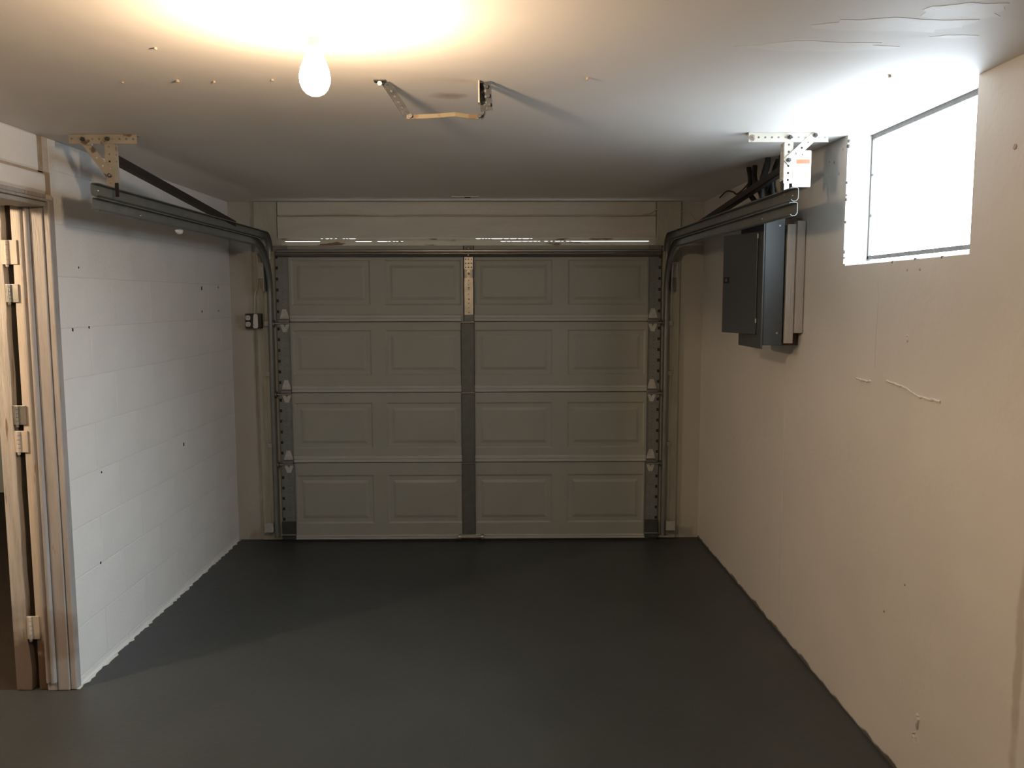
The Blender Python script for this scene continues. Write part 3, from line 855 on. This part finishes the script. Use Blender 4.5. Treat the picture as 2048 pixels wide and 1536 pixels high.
MB().tube([(0.144,-2.856,2.089),(0.144,-2.864,2.089)],0.006,8).build('bolt_head', M_bracketdark, cb)

# ------------------------------------------------------------------ lamps
def ceiling_lamp(x, y, m, label):
    L_ = tag(empty('ceiling_lamp'), label, 'lamp')
    MB().lathe([(0.046,H-0.0005),(0.043,H-0.004),(0.030,H-0.016),(0.024,H-0.030),(0.022,H-0.056),(0.019,H-0.060)],(x,y),28).build('lamp_holder', M_porc, L_, smooth=True)
    MB().lathe([(0.0125,H-0.055),(0.0130,H-0.076),(0.0145,H-0.082)],(x,y),20).build('screw_base', M_galv, L_, smooth=True)
    z0 = H-0.080
    prof = [(0.0145,z0),(0.0165,z0-0.010),(0.023,z0-0.026),(0.0295,z0-0.042),(0.0325,z0-0.058),(0.0315,z0-0.072),(0.0270,z0-0.084),(0.0190,z0-0.093),(0.0090,z0-0.098),(0.0015,z0-0.0992)]
    MB().lathe(prof,(x,y),28).build('bulb', m, L_, smooth=True)
    return L_
ceiling_lamp(-0.191, -3.455, M_bulb, 'glowing bare bulb in a holder on the garage ceiling')
ceiling_lamp(-2.50, -2.84, M_bulb2, 'bare bulb on the ceiling of the side room past the doorway')

# ------------------------------------------------------------------ electrical panel on the right wall
ep = tag(empty('electrical_panel'), 'dark grey electrical panel with its door ajar on the right wall', 'electrical panel')
PY0, PY1, PZ0, PZ1 = -1.700, -1.366, 1.351, 2.004
box('box', M_panelbox, ep, 1.338,1.424,PY0+0.004,PY1-0.010,PZ0+0.016,PZ1-0.014,0.003)
box('cover', M_panel, ep, 1.328,1.337,PY0-0.004,PY1,PZ0,PZ1,0.003)
# the hinged door: hinge edge near the camera, free edge swung into the room
hx, hy = 1.326, -1.640
ang = R(17)
def dpt(u, v, z):    # u along the door from the hinge, v thickness toward the room
    c, s_ = math.cos(ang), math.sin(ang)
    dx, dy = -s_, c
    nx, ny = -c, -s_
    return (hx+dx*u+nx*v, hy+dy*u+ny*v, z)
def dbox(name, m, u0,u1,v0,v1,z0,z1,par,bev=0.001):
    return MB().hexa([dpt(u0,v0,z0),dpt(u1,v0,z0),dpt(u1,v1,z0),dpt(u0,v1,z0),dpt(u0,v0,z1),dpt(u1,v0,z1),dpt(u1,v1,z1),dpt(u0,v1,z1)]).build(name, m, par, bevel=bev, seg=1)
DW = 0.270
pdoor = dbox('panel_door', M_panel, 0,DW,0.001,0.004,1.412,1.858,ep)
dbox('door_hem', M_panel, 0,DW,-0.008,0.001,1.412,1.416,pdoor,0)
dbox('door_hem', M_panel, DW-0.003,DW,-0.008,0.001,1.416,1.858,pdoor,0)
dbox('latch', M_hole, DW-0.055,DW-0.010,0.004,0.006,1.640,1.668,pdoor)
dbox('latch_slide', M_panel, DW-0.040,DW-0.028,0.006,0.010,1.647,1.661,pdoor)
for z in (1.462,1.830):
    MB().tube([(hx-0.003,hy-0.004,z),(hx-0.003,hy-0.004,z+0.020)],0.0035,8).build('hinge_pin', M_hinge, ep, smooth=True)
for (y,z) in [(-1.700,1.42),(-1.700,1.88)]:
    MB().tube([(1.40,y+0.0045,z),(1.40,y+0.001,z)],0.004,8).build('screw', M_hinge, ep)
# timber mounting boards between panel and wall
bt1 = box('mounting_batten', M_batten, None, 1.432,1.470,-1.702,-1.655,1.375,1.886,0.003); tag(bt1,'white painted timber batten against the side of the electrical panel','batten')
bt2 = box('mounting_batten', M_batten, None, 1.4715,1.507,-1.712,-1.660,1.420,1.900,0.003); tag(bt2,'paler timber batten fixed to the wall behind the panel batten','batten')
bk = box('backing_board', M_brown, None, 1.426,1.508,-1.652,-1.372,1.365,1.915,0.002); tag(bk,'dark brown timber board behind the electrical panel','board')

# cables above the panel
cab = [[(1.350,-1.60,2.000),(1.345,-1.59,2.06),(1.372,-1.54,2.12),(1.40,-1.50,H-0.001)],
       [(1.372,-1.57,2.000),(1.368,-1.58,2.05),(1.40,-1.60,2.10),(1.43,-1.62,H-0.001)],
       [(1.390,-1.52,2.000),(1.37,-1.50,2.05),(1.36,-1.45,2.11),(1.38,-1.38,H-0.001)],
       [(1.360,-1.48,2.000),(1.33,-1.47,2.05),(1.35,-1.42,2.11),(1.37,-1.32,H-0.001)],
       [(1.400,-1.46,2.000),(1.42,-1.50,2.06),(1.41,-1.56,2.12),(1.43,-1.56,H-0.001)],
       [(1.340,-1.65,2.000),(1.335,-1.64,2.07),(1.36,-1.62,2.13),(1.37,-1.60,H-0.001)],
       [(1.385,-1.66,2.000),(1.375,-1.66,2.07),(1.40,-1.67,2.13),(1.41,-1.66,H-0.001)]]
for c in cab:
    o = MB().tube(smooth_pts(c), 0.0120, 10).build('power_cable', M_cable, smooth=True)
    tag(o, 'black power cable rising from the electrical panel to the ceiling', 'cable', 'black cables above the electrical panel')
o = MB().tube(smooth_pts([(1.470,-0.42,2.150),(1.472,-0.56,2.168),(1.474,-0.68,2.150),(1.468,-0.78,2.125),(1.472,-0.90,2.140),(1.470,-1.02,2.165),(1.460,-1.12,H-0.004)],10), 0.0042, 8).build('loose_wire', M_cable, smooth=True)
tag(o, 'thin dark wire curling along the ceiling edge left of the panel cables', 'wire')
o = MB().tube(smooth_pts([(-1.19,0.024,2.091),(-0.95,0.0235,2.097),(-0.75,0.024,2.099),(-0.50,0.024,2.092),(-0.1,0.024,2.091),(0.4,0.024,2.092),(0.9,0.0235,2.092),(1.115,0.023,2.098),(1.19,0.0195,2.130),(1.27,0.0195,2.142),(1.345,0.020,2.118),(1.40,0.035,2.105),(1.440,0.040,2.050),(1.452,0.040,1.98)],10), 0.0038, 8).build('header_cable', M_creamcable, smooth=True)
tag(o, 'thin cream cable running along the header above the garage door', 'cable')

# outlet box at the left of the garage door
ob = tag(empty('outlet_box'), 'dark outlet box with white sockets beside the left door track', 'outlet')
box('box', M_outbox, ob, -1.411,-1.312,-0.022,0.023,1.386,1.480,0.003)
for z in (1.454,1.413):
    so = MB().prism(roundrect(-1.408,-1.378,z-0.015,z+0.015,0.011), -0.0265,-0.0222, lambda p,q,t:(p,t,q)).build('socket_face', M_white, ob, bevel=0.0006, seg=1)
    for x in (-1.399,-1.387): MB().box(x-0.0012,x+0.0012,-0.0272,-0.0266,z-0.001,z+0.007).build('slot', M_hole, so)
    MB().tube([(-1.393,-0.0266,z-0.007),(-1.393,-0.0272,z-0.007)],0.0022,8).build('ground_hole', M_hole, so)
cv = MB().prism([(-1.363,1.396),(-1.358,1.388),(-1.337,1.388),(-1.331,1.396),(-1.331,1.470),(-1.337,1.478),(-1.352,1.478),(-1.358,1.470)], -0.0265,-0.0222, lambda p,q,t:(p,t,q)).build('switch_plate', M_white, ob, bevel=0.0006, seg=1)
MB().box(-1.360,-1.356,-0.0272,-0.0266,1.406,1.412).build('plate_screw', M_hole, cv)
o = MB().tube(smooth_pts([(-1.362,0.012,1.4805),(-1.360,0.016,1.54),(-1.357,0.018,1.60),(-1.338,0.018,1.66),(-1.333,0.018,1.75),(-1.336,0.018,1.85)],8), 0.0052, 8).build('outlet_cable', M_creamcable, smooth=True)
tag(o, 'cream cable rising from the outlet box to the left track', 'cable')
